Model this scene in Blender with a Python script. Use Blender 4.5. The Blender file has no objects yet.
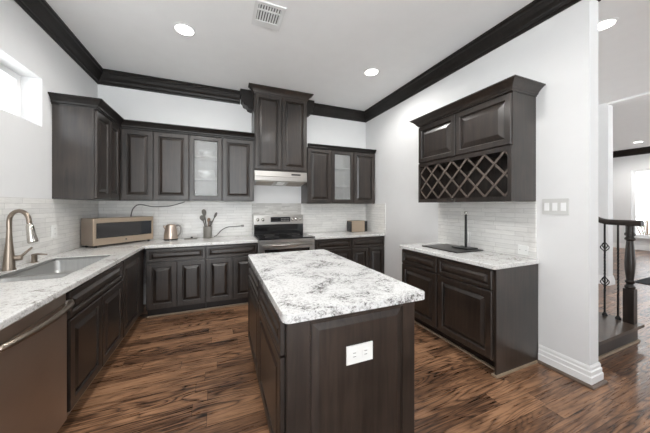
import bpy, bmesh, math, random
from mathutils import Vector, Matrix
random.seed(7)
PI = math.pi
scene = bpy.context.scene
C = scene.collection
TH = math.radians(22.456)

# ------------------------------------------------------------------ camera, sky, exposure
cam_data = bpy.data.cameras.new('camera')
cam = bpy.data.objects.new('camera', cam_data)
C.objects.link(cam)
cam.location = (0, 0, 1.389)
cam.rotation_euler = (PI/2, 0, -TH)
cam_data.sensor_width = 36.0
cam_data.lens = 36.0*255.96/650
cam_data.shift_y = -(216.5-205.67)/650
cam_data.clip_start = 0.02
scene.camera = cam

world = bpy.data.worlds.new('overcast_sky')
scene.world = world
world.use_nodes = True
bgn = world.node_tree.nodes['Background']
# bright overcast sky; brighter lower half is added to light the ceiling
wt = world.node_tree
_tc = wt.nodes.new('ShaderNodeTexCoord'); _sp = wt.nodes.new('ShaderNodeSeparateXYZ'); _rm = wt.nodes.new('ShaderNodeValToRGB')
_mr = wt.nodes.new('ShaderNodeMath'); _mr.operation = 'MULTIPLY_ADD'; _mr.inputs[1].default_value = .5; _mr.inputs[2].default_value = .5
wt.links.new(_tc.outputs['Generated'], _sp.inputs[0]); wt.links.new(_sp.outputs[2], _mr.inputs[0]); wt.links.new(_mr.outputs[0], _rm.inputs[0])
_rm.color_ramp.elements[0].position = .48; _rm.color_ramp.elements[0].color = (.94, .985, 1.0, 1)
_rm.color_ramp.elements[1].position = .52; _rm.color_ramp.elements[1].color = (.33, .343, .357, 1)
wt.links.new(_rm.outputs[0], bgn.inputs[0])
bgn.inputs[1].default_value = 6.6

vs = scene.view_settings
vs.view_transform = 'Standard'
vs.look = 'None'
vs.gamma = 1.0
vs.use_curve_mapping = False
vs.exposure = 0.54
CAN_POWER = 22.0        # watts of each recessed ceiling lamp
HALL_POWER = 12.0
FAR_POWER = 45.0

# ------------------------------------------------------------------ node helpers
class NT:
    def __init__(s, name):
        s.m = bpy.data.materials.new(name)
        s.m.use_nodes = True
        s.t = s.m.node_tree
        s.b = s.t.nodes['Principled BSDF']
    def n(s, kind, **kw):
        nd = s.t.nodes.new(kind)
        for k, v in kw.items(): setattr(nd, k, v)
        return nd
    def l(s, a, b): s.t.links.new(a, b)
    def put(s, sock, v):
        if isinstance(v, bpy.types.NodeSocket): s.l(v, sock)
        else: sock.default_value = v
    def math(s, op, a, b=0.0):
        nd = s.n('ShaderNodeMath', operation=op)
        s.put(nd.inputs[0], a); s.put(nd.inputs[1], b)
        return nd.outputs[0]
    def pos(s):
        return s.n('ShaderNodeNewGeometry').outputs['Position']
    def obj(s):
        return s.n('ShaderNodeTexCoord').outputs['Object']
    def sep(s, v):
        nd = s.n('ShaderNodeSeparateXYZ'); s.l(v, nd.inputs[0]); return nd.outputs
    def comb(s, x, y, z):
        nd = s.n('ShaderNodeCombineXYZ')
        s.put(nd.inputs[0], x); s.put(nd.inputs[1], y); s.put(nd.inputs[2], z)
        return nd.outputs[0]
    def scale(s, v, sc):
        nd = s.n('ShaderNodeMapping'); s.l(v, nd.inputs[0]); nd.inputs[3].default_value = sc
        return nd.outputs[0]
    def noise(s, v, sc, det=4, rough=.55, dist=0.0):
        nd = s.n('ShaderNodeTexNoise')
        s.l(v, nd.inputs['Vector']); nd.inputs['Scale'].default_value = sc
        nd.inputs['Detail'].default_value = det; nd.inputs['Roughness'].default_value = rough
        nd.inputs['Distortion'].default_value = dist
        return nd.outputs['Fac']
    def white(s, v, dim='2D'):
        nd = s.n('ShaderNodeTexWhiteNoise', noise_dimensions=dim)
        if dim == '1D': s.l(v, nd.inputs['W'])
        else: s.l(v, nd.inputs['Vector'])
        return nd.outputs['Value']
    def ramp(s, f, stops):
        nd = s.n('ShaderNodeValToRGB'); s.l(f, nd.inputs[0])
        e = nd.color_ramp.elements
        while len(e) > 1: e.remove(e[-1])
        for i, (p, c) in enumerate(stops):
            q = e[0] if i == 0 else e.new(p)
            q.position = p; q.color = (*c, 1) if len(c) == 3 else c
        return nd.outputs[0]
    def mix(s, f, a, b, mode='MIX'):
        nd = s.n('ShaderNodeMix', data_type='RGBA', blend_type=mode)
        s.put(nd.inputs[0], f)
        for i, v in ((6, a), (7, b)):
            s.put(nd.inputs[i], v if isinstance(v, bpy.types.NodeSocket) else (*v, 1))
        return nd.outputs[2]
    def bump(s, h, strength=.2, dist=.01):
        nd = s.n('ShaderNodeBump'); s.l(h, nd.inputs['Height'])
        nd.inputs['Strength'].default_value = strength; nd.inputs['Distance'].default_value = dist
        s.l(nd.outputs[0], s.b.inputs['Normal'])
    def base(s, v):
        s.put(s.b.inputs['Base Color'], v if isinstance(v, bpy.types.NodeSocket) else (*v, 1))
    def rough(s, v): s.put(s.b.inputs['Roughness'], v)

def plain(name, col, rough=.5, metal=0.0, var=.06, sc=6.0, spec=None):
    t = NT(name)
    f = t.noise(t.obj(), sc, 3)
    a = tuple(min(1, c*(1-var)) for c in col); b = tuple(min(1, c*(1+var)) for c in col)
    t.base(t.ramp(f, [(.3, a), (.7, b)]))
    t.rough(rough); t.b.inputs['Metallic'].default_value = metal
    if spec is not None: t.b.inputs['Specular IOR Level'].default_value = spec
    return t.m

def emit(name, col, st):
    t = NT(name)
    t.base((0.9, 0.9, 0.9))
    t.b.inputs['Emission Color'].default_value = (*col, 1)
    t.b.inputs['Emission Strength'].default_value = st
    return t.m

def mat_wood(name, dark, light, rough=.34, spec=.6, coat=.32):
    t = NT(name)
    p = t.obj()
    g = t.noise(t.scale(p, (22, 22, 1.6)), 1.6, 5, .6, .6)
    blot = t.noise(p, 3.2, 2)
    f = t.math('ADD', t.math('MULTIPLY', g, .6), t.math('MULTIPLY', blot, .4))
    t.base(t.ramp(f, [(.36, dark), (.64, light)]))
    t.rough(t.math('ADD', rough, t.math('MULTIPLY', g, .12)))
    t.b.inputs['Specular IOR Level'].default_value = spec
    t.b.inputs['Coat Weight'].default_value = coat; t.b.inputs['Coat Roughness'].default_value = .15
    t.bump(g, .05, .004)
    return t.m

def mat_floor():
    t = NT('stained_oak_planks')
    x, y, z = t.sep(t.pos())
    W = .118
    yr = t.math('DIVIDE', y, W)
    row = t.math('FLOOR', yr)
    off = t.math('MULTIPLY', t.white(row, '1D'), 7.0)
    xs = t.math('DIVIDE', t.math('ADD', x, off), .95)
    col = t.math('FLOOR', xs)
    pid = t.white(t.comb(row, col, 0))
    pid2 = t.white(t.comb(col, t.math('ADD', row, 31.7), 0))
    gx = t.math('ADD', x, t.math('MULTIPLY', pid, 41.0))
    gy = t.math('ADD', y, t.math('MULTIPLY', pid2, 17.0))
    # fine straight grain
    fine = t.noise(t.comb(t.math('MULTIPLY', gx, 2.2), t.math('MULTIPLY', gy, 42.0), 0), 1.6, 6, .65, .5)
    # cathedral figure: contour lines of a stretched noise field
    fld = t.noise(t.comb(t.math('MULTIPLY', gx, 1.1), t.math('MULTIPLY', gy, 8.0), 3.0), 1.0, 1.5, .4, .25)
    cont = t.math('ABSOLUTE', t.math('SINE', t.math('MULTIPLY', fld, 44.0)))
    cont = t.math('SUBTRACT', t.math('POWER', cont, .45), 1.0)
    blot = t.noise(t.comb(t.math('MULTIPLY', x, 1.4), t.math('MULTIPLY', y, 3.2), 0), 1.3, 4, .6, .8)
    med = t.noise(t.comb(t.math('MULTIPLY', gx, 2.2), t.math('MULTIPLY', gy, 22.0), 7.0), 1.3, 5, .65, 1.2)
    f = t.math('ADD', t.math('MULTIPLY', fine, .42), t.math('MULTIPLY', med, .46))
    f = t.math('ADD', f, t.math('MULTIPLY', cont, t.math('MULTIPLY', pid2, .34)))
    f = t.math('ADD', f, t.math('MULTIPLY', pid, .15))
    f = t.math('ADD', f, t.math('MULTIPLY', blot, .36))
    c = t.ramp(f, [(.38, (.010, .0055, .004)), (.50, (.046, .023, .0135)), (.62, (.135, .068, .037)), (.82, (.38, .205, .112))])
    # seams
    fy = t.math('FRACT', yr); fx = t.math('FRACT', xs)
    sy = t.math('LESS_THAN', t.math('MINIMUM', fy, t.math('SUBTRACT', 1.0, fy)), .014)
    sx = t.math('LESS_THAN', t.math('MINIMUM', fx, t.math('SUBTRACT', 1.0, fx)), .0016)
    seam = t.math('MAXIMUM', sy, sx)
    c = t.mix(t.math('MULTIPLY', seam, .7), c, (.006, .004, .003))
    t.base(c)
    t.rough(t.math('ADD', .20, t.math('MULTIPLY', fine, .18)))
    t.bump(t.math('SUBTRACT', t.math('MULTIPLY', fine, .4), seam), .10, .003)
    return t.m

def mat_tile(name, a, b, grout, bw=.30, rh=.044):
    t = NT(name)
    x, y, z = t.sep(t.pos())
    v = t.comb(t.math('ADD', x, y), z, 0)
    br = t.n('ShaderNodeTexBrick')
    t.l(v, br.inputs['Vector'])
    br.offset = .37; br.offset_frequency = 2; br.squash = .7; br.squash_frequency = 3
    br.inputs['Color1'].default_value = (*a, 1); br.inputs['Color2'].default_value = (*b, 1)
    br.inputs['Mortar'].default_value = (*grout, 1)
    br.inputs['Scale'].default_value = 1.0; br.inputs['Mortar Size'].default_value = .0016
    br.inputs['Mortar Smooth'].default_value = .3
    br.inputs['Brick Width'].default_value = bw; br.inputs['Row Height'].default_value = rh
    vein = t.noise(t.scale(v, (3.0, 14.0, 1)), 2.0, 5, .6, 1.2)
    c = t.mix(.55, br.outputs['Color'], t.ramp(vein, [(.3, (.80, .795, .78)), (.55, (1, 1, 1))]), 'MULTIPLY')
    t.base(c); t.rough(.28)
    t.bump(br.outputs['Fac'], -.25, .002)
    return t.m

def mat_granite(name, white, grey, dark, amount, fine=34.0):
    t = NT(name)
    p = t.pos()
    cloud = t.noise(p, 5.5, 3, .55, 1.0)
    patch = t.noise(t.scale(p, (1, 1.4, 1)), fine, 6, .75, .8)
    speck = t.noise(p, 80.0, 3, .6)
    base = t.ramp(t.math('ADD', t.math('MULTIPLY', patch, .62), t.math('MULTIPLY', cloud, .38)),
                  [(.41-amount, dark), (.44-amount, grey), (.50-amount, white), (.75, tuple(min(1, w*1.06) for w in white))])
    c = t.mix(t.ramp(speck, [(.34, (.6, .6, .6)), (.45, (0, 0, 0))]), base, tuple(g*.55 for g in grey))
    t.base(c); t.rough(.16)
    return t.m

def mat_brushed(name, col, rough=.28, axis=(2, 2, 90)):
    t = NT(name)
    g = t.noise(t.scale(t.obj(), axis), 2.0, 4, .6)
    t.base(t.ramp(g, [(.3, tuple(c*.88 for c in col)), (.7, col)]))
    t.b.inputs['Metallic'].default_value = 1.0
    t.rough(t.math('ADD', rough, t.math('MULTIPLY', g, .12)))
    return t.m

def mat_glass(name, rough=.0, tint=(1, 1, 1), trans=1.0, bump=False):
    t = NT(name)
    t.base(tint); t.rough(rough)
    t.b.inputs['Transmission Weight'].default_value = trans
    t.b.inputs['IOR'].default_value = 1.45
    if bump: t.bump(t.noise(t.obj(), 70, 2), .6, .004)
    return t.m

M = {}
M['wall'] = plain('white_wall_paint', (.74, .74, .742), .7, var=.01)
M['ceiling'] = plain('white_ceiling_paint', (.88, .88, .88), .8, var=.01)
M['trim'] = plain('white_trim_paint', (.84, .84, .84), .35, var=.01)
M['floor'] = mat_floor()
M['wood'] = mat_wood('espresso_stained_wood', (.0065, .0045, .0035), (.036, .0245, .0185))
M['crown'] = mat_wood('dark_crown_wood', (.006, .005, .0045), (.016, .013, .0115), .36, .3, .08)
M['toe'] = plain('dark_toe_kick', (.016, .011, .009), .5)
M['shoe'] = plain('tan_shoe_moulding', (.34, .26, .185), .45, var=.12, sc=12)
M['brown_shoe'] = plain('brown_shoe_moulding', (.12, .085, .065), .4, var=.12, sc=12)
M['dark'] = plain('cabinet_shadow_interior', (.012, .010, .009), .7)
M['melamine'] = plain('pale_cabinet_interior', (.66, .65, .63), .5)
M['lattice'] = mat_wood('wine_lattice_wood', (.07, .054, .045), (.15, .118, .098), .4)
M['tile'] = mat_tile('pale_marble_strip_tile', (.82, .81, .785), (.73, .72, .70), (.52, .51, .495))
M['tile_grey'] = mat_tile('grey_marble_mosaic', (.62, .61, .59), (.44, .43, .41), (.55, .54, .52), .14, .022)
M['granite'] = mat_granite('white_granite', (.70, .695, .68), (.50, .48, .46), (.26, .24, .22), .022)
M['granite_grey'] = mat_granite('grey_clouded_granite', (.72, .72, .715), (.40, .395, .39), (.13, .125, .12), 0.004, 48.0)
M['steel'] = mat_brushed('brushed_stainless_steel', (.52, .50, .475), .25)
M['steel_sink'] = mat_brushed('satin_sink_steel', (.43, .43, .42), .34, (30, 2, 2))
M['slate_steel'] = mat_brushed('bronze_grey_steel', (.52, .45, .39), .38, (2, 90, 2))
M['bronze'] = mat_brushed('bronze_tan_steel', (.60, .49, .38), .36)
M['steel_sink'].node_tree.nodes['Principled BSDF'].inputs['Metallic'].default_value = .92
M['kettle'] = mat_brushed('rose_grey_steel', (.66, .55, .47), .3, (40, 40, 2))
M['nickel'] = mat_brushed('brushed_bronze_nickel', (.33, .275, .225), .26, (30, 30, 2))
M['chrome'] = plain('polished_chrome', (.55, .52, .48), .16, 1.0, .02)
M['black'] = plain('black_plastic', (.012, .012, .012), .35)
M['black_glass'] = plain('black_glass', (.012, .012, .013), .06)
M['glass_dark'] = plain('tinted_oven_glass', (.035, .034, .034), .10)
M['iron'] = plain('black_wrought_iron', (.012, .011, .010), .4, .4)
M['slab'] = plain('black_stone_slab', (.022, .019, .017), .35)
M['rail'] = mat_wood('dark_rail_wood', (.010, .007, .0055), (.030, .020, .0155), .32, .4, .1)
M['tread'] = mat_wood('sheen_lightened_tread_wood', (.030, .020, .014), (.085, .058, .042), .3, .5, .2)  # tread colour lightened to stand in for its reflections
M['plate'] = plain('white_cover_plate', (.84, .84, .82), .35, var=.01)
M['switch_plate'] = plain('off_white_switch_plate', (.60, .60, .585), .35, var=.01)
M['slot'] = plain('grey_socket_slot', (.25, .24, .23), .5)
M['crock'] = plain('grey_stoneware', (.20, .19, .17), .5)
M['utensil'] = plain('dark_utensil_nylon', (.085, .072, .060), .45)
M['utensil_wood'] = plain('brown_wooden_spoon', (.20, .12, .07), .55)
M['cord'] = plain('grey_cable', (.13, .125, .12), .5)
M['vent'] = plain('white_vent_metal', (.78, .78, .78), .4, var=.01)
M['vent_dark'] = plain('vent_duct_shadow', (.06, .06, .06), .8)
M['lens'] = emit('lamp_lens', (1.0, .97, .92), 6.0)
M['panes'] = mat_glass('clear_window_glass')
M['seeded'] = mat_glass('seeded_cabinet_glass', .22, (.93, .94, .94), .88, True)
M['china'] = plain('white_china', (.85, .85, .83), .2, var=.01)
M['rug'] = plain('charcoal_mat', (.030, .031, .035), .95, var=.3, sc=60)
M['leaf'] = plain('grey_green_leaf', (.22, .24, .17), .7, var=.4, sc=3)
M['snow'] = plain('pale_ground', (.62, .63, .62), .9)
M['display'] = plain('dark_display', (.02, .022, .026), .12)
M['filter'] = mat_brushed('hood_filter_mesh', (.42, .37, .31), .4, (60, 60, 60))

# ------------------------------------------------------------------ mesh helpers
def new(): return bmesh.new()

def finish(name, bm, mat, parent=None, smooth=False, loc=None, rot=None, auto=None):
    bmesh.ops.recalc_face_normals(bm, faces=bm.faces)
    me = bpy.data.meshes.new(name)
    bm.to_mesh(me); bm.free()
    for p in me.polygons: p.use_smooth = bool(smooth)
    if smooth and auto:
        try: me.set_sharp_from_angle(angle=math.radians(auto))
        except Exception: pass
    me.materials.append(mat)
    o = bpy.data.objects.new(name, me)
    C.objects.link(o)
    if parent: o.parent = parent
    if loc is not None: o.location = loc
    if rot is not None: o.rotation_euler = rot
    return o

def bevel(bm, w, seg=1, ang=30):
    es = [e for e in bm.edges if len(e.link_faces) == 2 and e.calc_face_angle(0) > math.radians(ang)]
    if es: bmesh.ops.bevel(bm, geom=es, offset=w, segments=seg, profile=.5, affect='EDGES', clamp_overlap=True)
    return bm

def add_box(bm, x0, x1, y0, y1, z0, z1):
    v = [bm.verts.new(p) for p in ((x0,y0,z0),(x1,y0,z0),(x1,y1,z0),(x0,y1,z0),(x0,y0,z1),(x1,y0,z1),(x1,y1,z1),(x0,y1,z1))]
    for f in ((0,3,2,1),(4,5,6,7),(0,1,5,4),(1,2,6,5),(2,3,7,6),(3,0,4,7)): bm.faces.new([v[i] for i in f])
    return v

def bx(x0, x1, y0, y1, z0, z1, bev=0.0, seg=1):
    bm = new(); add_box(bm, x0, x1, y0, y1, z0, z1)
    if bev: bevel(bm, bev, seg)
    return bm

def add_rings(bm, rects, cap_end=True, cap_start=False):
    """rects: (x0,x1,z0,z1,y) loops joined in order (panel facing -y)."""
    prev = None; first = None
    for (x0, x1, z0, z1, y) in rects:
        loop = [bm.verts.new(p) for p in ((x0,y,z0),(x1,y,z0),(x1,y,z1),(x0,y,z1))]
        if prev:
            for i in range(4): bm.faces.new((prev[i], prev[(i+1)%4], loop[(i+1)%4], loop[i]))
        else: first = loop
        prev = loop
    if cap_end: bm.faces.new(prev)
    if cap_start: bm.faces.new(first[::-1])

def add_tube(bm, pts, r, seg=10, caps=True):
    pts = [Vector(p) for p in pts]
    rs = r if isinstance(r, (list, tuple)) else [r]*len(pts)
    ref = Vector((0, 0, 1)) if abs((pts[1]-pts[0]).normalized().z) < .9 else Vector((1, 0, 0))
    prev = None; u = None
    for i, p in enumerate(pts):
        a = pts[max(i-1, 0)]; b = pts[min(i+1, len(pts)-1)]
        t = (b-a).normalized()
        u = (ref if u is None else u); u = (u - t*u.dot(t)).normalized(); w = t.cross(u)
        ring = [bm.verts.new(p + (u*math.cos(k*2*PI/seg) + w*math.sin(k*2*PI/seg))*rs[i]) for k in range(seg)]
        if prev:
            for k in range(seg): bm.faces.new((prev[k], prev[(k+1)%seg], ring[(k+1)%seg], ring[k]))
        elif caps: bm.faces.new(ring[::-1])
        prev = ring
    if caps: bm.faces.new(prev)

def tube(pts, r, seg=10):
    bm = new(); add_tube(bm, pts, r, seg); return bm

def add_lathe(bm, prof, seg=24, c=(0, 0, 0), closed=True):
    prev = None
    for (r, z) in prof:
        ring = [bm.verts.new((c[0]+r*math.cos(k*2*PI/seg), c[1]+r*math.sin(k*2*PI/seg), c[2]+z)) for k in range(seg)]
        if prev:
            for k in range(seg): bm.faces.new((prev[k], prev[(k+1)%seg], ring[(k+1)%seg], ring[k]))
        elif closed: bm.faces.new(ring[::-1])
        prev = ring
    if closed: bm.faces.new(prev)

def lathe(prof, seg=24, closed=True):
    bm = new(); add_lathe(bm, prof, seg, closed=closed); return bm

def spline(pts, n=8):
    P = [Vector(p) for p in pts]; P = [P[0]*2-P[1]] + P + [P[-1]*2-P[-2]]
    out = []
    for i in range(1, len(P)-2):
        a, b, c, d = P[i-1:i+3]
        for k in range(n):
            t = k/n
            out.append(.5*((2*b) + (c-a)*t + (2*a-5*b+4*c-d)*t*t + (3*b-a-3*c+d)*t**3))
    out.append(P[-2]); return out

def sweep(path, prof, bm=None):
    """Moulding: profile of (outward, z) swept along an XY path; outward is to the RIGHT of travel, mitred."""
    bm = bm or new()
    P = [Vector(p) for p in path]
    prev = None; first = None
    for i, p in enumerate(P):
        ns = []
        if i > 0: d = (P[i]-P[i-1]).normalized(); ns.append(Vector((d.y, -d.x)))
        if i < len(P)-1: d = (P[i+1]-P[i]).normalized(); ns.append(Vector((d.y, -d.x)))
        if len(ns) == 2:
            m = ns[0]+ns[1]; m = m/(m.length_squared)*2
        else: m = ns[0]
        ring = [bm.verts.new((p.x+m.x*o, p.y+m.y*o, z)) for (o, z) in prof]
        n = len(ring)
        if prev:
            for k in range(n): bm.faces.new((prev[k], prev[(k+1)%n], ring[(k+1)%n], ring[k]))
        else: first = ring
        prev = ring
    bm.faces.new(first[::-1]); bm.faces.new(prev)
    return bm

def slab(xs, ys, holes, z0, z1, axis='z', bev=0.0, seg=2):
    """Grid-cell slab with cells left out; axis 'z' is a worktop, 'x' is a wall standing in YZ."""
    bm = new(); V = {}
    def vert(i, j, k):
        if (i, j, k) not in V:
            a, b, c = xs[i], ys[j], (z0, z1)[k]
            V[(i, j, k)] = bm.verts.new((a, b, c) if axis == 'z' else (c, a, b))
        return V[(i, j, k)]
    nx, ny = len(xs)-1, len(ys)-1
    on = lambda i, j: 0 <= i < nx and 0 <= j < ny and (i, j) not in holes
    for i in range(nx):
        for j in range(ny):
            if not on(i, j): continue
            for k in (0, 1): bm.faces.new([vert(i,j,k), vert(i+1,j,k), vert(i+1,j+1,k), vert(i,j+1,k)])
            for (di, dj, a, b) in ((-1,0,(i,j),(i,j+1)), (1,0,(i+1,j),(i+1,j+1)), (0,-1,(i,j),(i+1,j)), (0,1,(i,j+1),(i+1,j+1))):
                if not on(i+di, j+dj): bm.faces.new([vert(*a,0), vert(*b,0), vert(*b,1), vert(*a,1)])
    bmesh.ops.recalc_face_normals(bm, faces=bm.faces)
    bmesh.ops.dissolve_limit(bm, angle_limit=.01, verts=bm.verts, edges=bm.edges)
    if bev: bevel(bm, bev, seg)
    return bm

def thing(name, label, cat, loc=(0,0,0), rotz=0.0, group=None):
    o = bpy.data.objects.new(name, None); C.objects.link(o)
    o.empty_display_size = .1
    o.location = loc; o.rotation_euler = (0, 0, rotz)
    return tag(o, label, cat, group)

def tag(o, label, cat, group=None):
    o['label'] = label; o['category'] = cat
    if group: o['group'] = group
    return o

def struct(name, bm, mat, **kw):
    o = finish(name, bm, mat, **kw); o['kind'] = 'structure'; return o

# ------------------------------------------------------------------ room dimensions
XL, XR, YB, H = -1.494, 2.637, 4.302, 3.191
YEND = 1.045; XR2 = XR+.135
CT, CB = .910, .872                      # worktop top / underside

# floor, ceiling
struct('floor', bx(-1.75, 12.45, -2.8, 7.2, -.1, 0), M['floor'])
struct('ceiling', bx(-1.75, 12.45, -2.8, 7.2, H, H+.12), M['ceiling'])
# walls
struct('wall_left', slab([-2.8, 1.75, 3.145, YB], [0.0, 2.107, 2.545, H], {(1, 1)}, XL-.22, XL, axis='x'), M['wall'])
struct('wall_back', bx(XL-.22, XR2, YB, YB+.15, 0, H), M['wall'])
struct('wall_right', bx(XR, XR2, YEND, YB-.001, 0, H), M['wall'])
struct('wall_hall', bx(6.27, 6.44, 2.24, 6.99, 0, H), M['wall'])
struct('wall_north_light_stop', bx(XR2+.001, 12.4, 7.0, 7.15, 0, H), M['wall'])  # unseen wall added to close off light leaks
bm = bx(1.3, 6.4, -2.95, -2.801, 0, H); add_box(bm, 11.4, 12.4, -2.95, -2.801, 0, H); add_box(bm, 6.4, 11.4, -2.95, -2.801, 2.6, H); add_box(bm, 6.4, 11.4, -2.95, -2.801, 0, .25)
struct('wall_rear_light_block', bm, M['wall'])  # unseen wall added to hold back rear daylight, its gap lets some in
WY0, WY1, WZ0, WZ1 = 2.55, 3.83, .40, 2.53
struct('wall_far', slab([-2.8, WY0, WY1, 6.99], [0.0, WZ0, WZ1, H], {(1, 1)}, 12.2, 12.4, axis='x'), M['wall'])
struct('trim_1', bx(6.27, 6.62, -1.5, 2.238, H-.035, H-.001), M['ceiling'])       # header across the hall ceiling

# left window
def window(name, x0, x1, y0, y1, z0, z1, rails, fr=.05):
    w = thing(name, 'x', 'window'); del w['label']; del w['category']; w['kind'] = 'structure'
    bm = new()
    add_box(bm, x0, x1, y0, y0+fr, z0, z1); add_box(bm, x0, x1, y1-fr, y1, z0, z1)
    add_box(bm, x0, x1, y0+fr, y1-fr, z0, z0+fr); add_box(bm, x0, x1, y0+fr, y1-fr, z1-fr, z1)
    for (a, b) in rails: add_box(bm, x0+.004, x1-.004, y0+fr, y1-fr, a, b)
    finish('window_frame', bm, M['trim'], w)
    xm = (x0+x1)/2
    finish('window_pane', bx(xm-.003, xm+.003, y0+fr, y1-fr, z0+fr, z1-fr), M['panes'], w)
    return w
window('window_1', XL-.20, XL-.14, 1.752, 3.143, 2.109, 2.543, [], .055)
window('window_2', 12.26, 12.32, WY0+.002, WY1-.002, WZ0+.002, WZ1-.002, [(2.02, 2.06)], .07)
bm = new()
add_box(bm, 12.15, 12.255, WY0-.08, WY1+.08, WZ0-.04, WZ0-.001)
finish('trim_2', bm, M['trim'])['kind'] = 'structure'

# crown moulding round the kitchen ceiling
def crown_profile(p, drop, top=H):
    t = top-.001
    return [(.001, t), (p, t), (p, t-.10*drop), (p*.86, t-.17*drop), (p*.86, t-.30*drop), (p*.78, t-.36*drop),
            (p*.60, t-.52*drop), (p*.36, t-.68*drop), (p*.27, t-.78*drop), (p*.27, t-.86*drop), (p*.16, t-.90*drop), (p*.12, t-drop), (.001, t-drop)]
CR = crown_profile(.085, .185)
HX0, HX1, HYF = .488, 1.322, 3.972       # hood cabinet
# travel so that the room is on the right-hand side
struct('trim_3', sweep([(XL, -2.8), (XL, YB), (HX0-.18, YB)], CR), M['crown'])
struct('trim_4', sweep([(HX1+.18, YB), (XR, YB), (XR, YEND), (XR2, YEND), (XR2, 3.9)], CR), M['crown'])
_t, _p, _d = H-.001, .185, .30
SIDE = [(.001, _t), (_p, _t), (_p, _t-.30*_d), (_p*.92, _t-.34*_d), (_p*.92, _t-.58*_d), (_p*.80, _t-.64*_d), (_p*.72, _t-.78*_d), (_p*.45, _t-.84*_d), (_p*.38, _t-.94*_d), (.02, _t-_d), (.001, _t-_d)]
struct('trim_5', sweep([(HX0-.001, YB-.001), (HX0-.001, 4.13)][::1], [(o, z) for o, z in SIDE]), M['crown'])
struct('trim_6', sweep([(HX1+.001, 4.13), (HX1+.001, YB-.001)], SIDE), M['crown'])
struct('trim_7', sweep([(12.2, 6.9), (12.2, -2.79)], crown_profile(.13, .20)), M['crown'])

# baseboards
BBP = [(.001, .001), (.022, .001), (.022, .075), (.016, .082), (.016, .112), (.010, .120), (.010, .140), (.004, .155), (.001, .155)]
def shoe_prof(z=.002): return [(.022, z), (.040, z), (.038, z+.012), (.030, z+.020), (.022, z+.022)]
struct('baseboard_right', sweep([(XR, 1.378), (XR, YEND), (XR2, YEND), (XR2, 3.9)], BBP), M['trim'])
struct('trim_8', sweep([(XR, 1.378), (XR, YEND), (XR2, YEND), (XR2, 3.9)], shoe_prof()), M['brown_shoe'])
struct('baseboard_hall', sweep([(6.27, 6.9), (6.27, 2.24), (6.44, 2.24), (6.44, 6.9)][::-1][::-1], [(o, z) for o, z in BBP]), M['trim'])
struct('baseboard_far', sweep([(12.2, 6.9), (12.2, -2.79)], BBP), M['trim'])

# ------------------------------------------------------------------ cabinet building blocks
FRONT_T = .024
def frame_bm(x0, x1, z0, z1, fw, y=0.0):
    bm = new()
    t = FRONT_T
    r = lambda i, yy: (x0+i, x1-i, z0+i, z1-i, y+yy)
    add_rings(bm, [r(fw, -.003), r(.0, -.001), r(0, -t+.004), r(.004, -t), r(fw-.008, -t), r(fw-.004, -t+.003), r(fw, -t+.012), r(fw, -.003)], cap_end=False)
    bmesh.ops.remove_doubles(bm, verts=bm.verts, dist=1e-5)
    return bm
def panel_bm(x0, x1, z0, z1, fw, bw, y=0.0):
    bm = new(); t = FRONT_T
    r = lambda i, yy: (x0+i, x1-i, z0+i, z1-i, y+yy)
    add_rings(bm, [r(fw+.0005, -.004), r(fw+.0005, -t+.017), r(fw+.006, -t+.017), r(fw+.006+bw, -t+.001), r(fw+.010+bw, -t+.0005)], True, True)
    return bm
def front(kind, parent, x0, x1, z0, z1, fw=None, bw=None):
    """door or drawer front: a frame with a raised panel inside it"""
    if fw is None: fw = .060 if kind == 'door' else .036
    if bw is None: bw = .030 if kind == 'door' else .022
    d = finish(kind, frame_bm(x0, x1, z0, z1, fw), M['wood'], parent)
    finish('raised_panel', panel_bm(x0, x1, z0, z1, fw, bw), M['wood'], d)
    return d
def glass_front(parent, x0, x1, z0, z1, fw=.060):
    d = finish('glass_door', frame_bm(x0, x1, z0, z1, fw), M['wood'], parent)
    finish('glass_pane', bx(x0+fw+.0005, x1-fw-.0005, -.012, -.008, z0+fw+.0005, z1-fw-.0005), M['seeded'], d)
    return d

def base_unit(name, label, cat, loc, rot, w, depth, drawers, doors, group=None, zd=(.698, .858), zo=(.128, .686), toe_recess=.075, hollow=False, shoe=True):
    t = thing(name, label, cat, loc, rot, group)
    if hollow:
        bm = new()
        for b in ((0, w, 0, .018, .112, CB-.001), (0, .018, .018, depth, .112, .740), (w-.018, w, .018, depth, .112, .740),
                  (.018, w-.018, depth-.012, depth, .112, .740), (.018, w-.018, .018, depth-.012, .112, .130)): add_box(bm, *b)
        finish('body', bm, M['wood'], t)
    else:
        finish('body', bx(0, w, 0, depth, .112, CB-.001, .002), M['wood'], t)
    finish('toe_kick', bx(0, w, toe_recess, depth, .001, .1115), M['toe'], t)
    if shoe:
        finish('shoe_moulding', bx(0, w, toe_recess-.016, toe_recess-.001, .001, .018, .005), M['shoe'], t)
    for (a, b) in drawers: front('drawer', t, a, b, *zd)
    for (a, b) in doors: front('door', t, a, b, *zo)
    return t

def open_box(w, d, z0, z1, th=.018):
    bm = new()
    add_box(bm, 0, th, 0, d, z0, z1); add_box(bm, w-th, w, 0, d, z0, z1)
    add_box(bm, th, w-th, 0, d, z0, z0+th); add_box(bm, th, w-th, 0, d, z1-th, z1)
    add_box(bm, th, w-th, d-.008, d, z0+th, z1-th)
    return bm

RB, RL, RR = 0.0, PI/2, -PI/2           # cabinet on back wall, left wall, right wall
FY = 3.702                              # back run face
FXL = -.866                             # left run face
FXR = 2.076                             # bar face
G1 = 'dark lower cabinets on the back wall'

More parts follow.
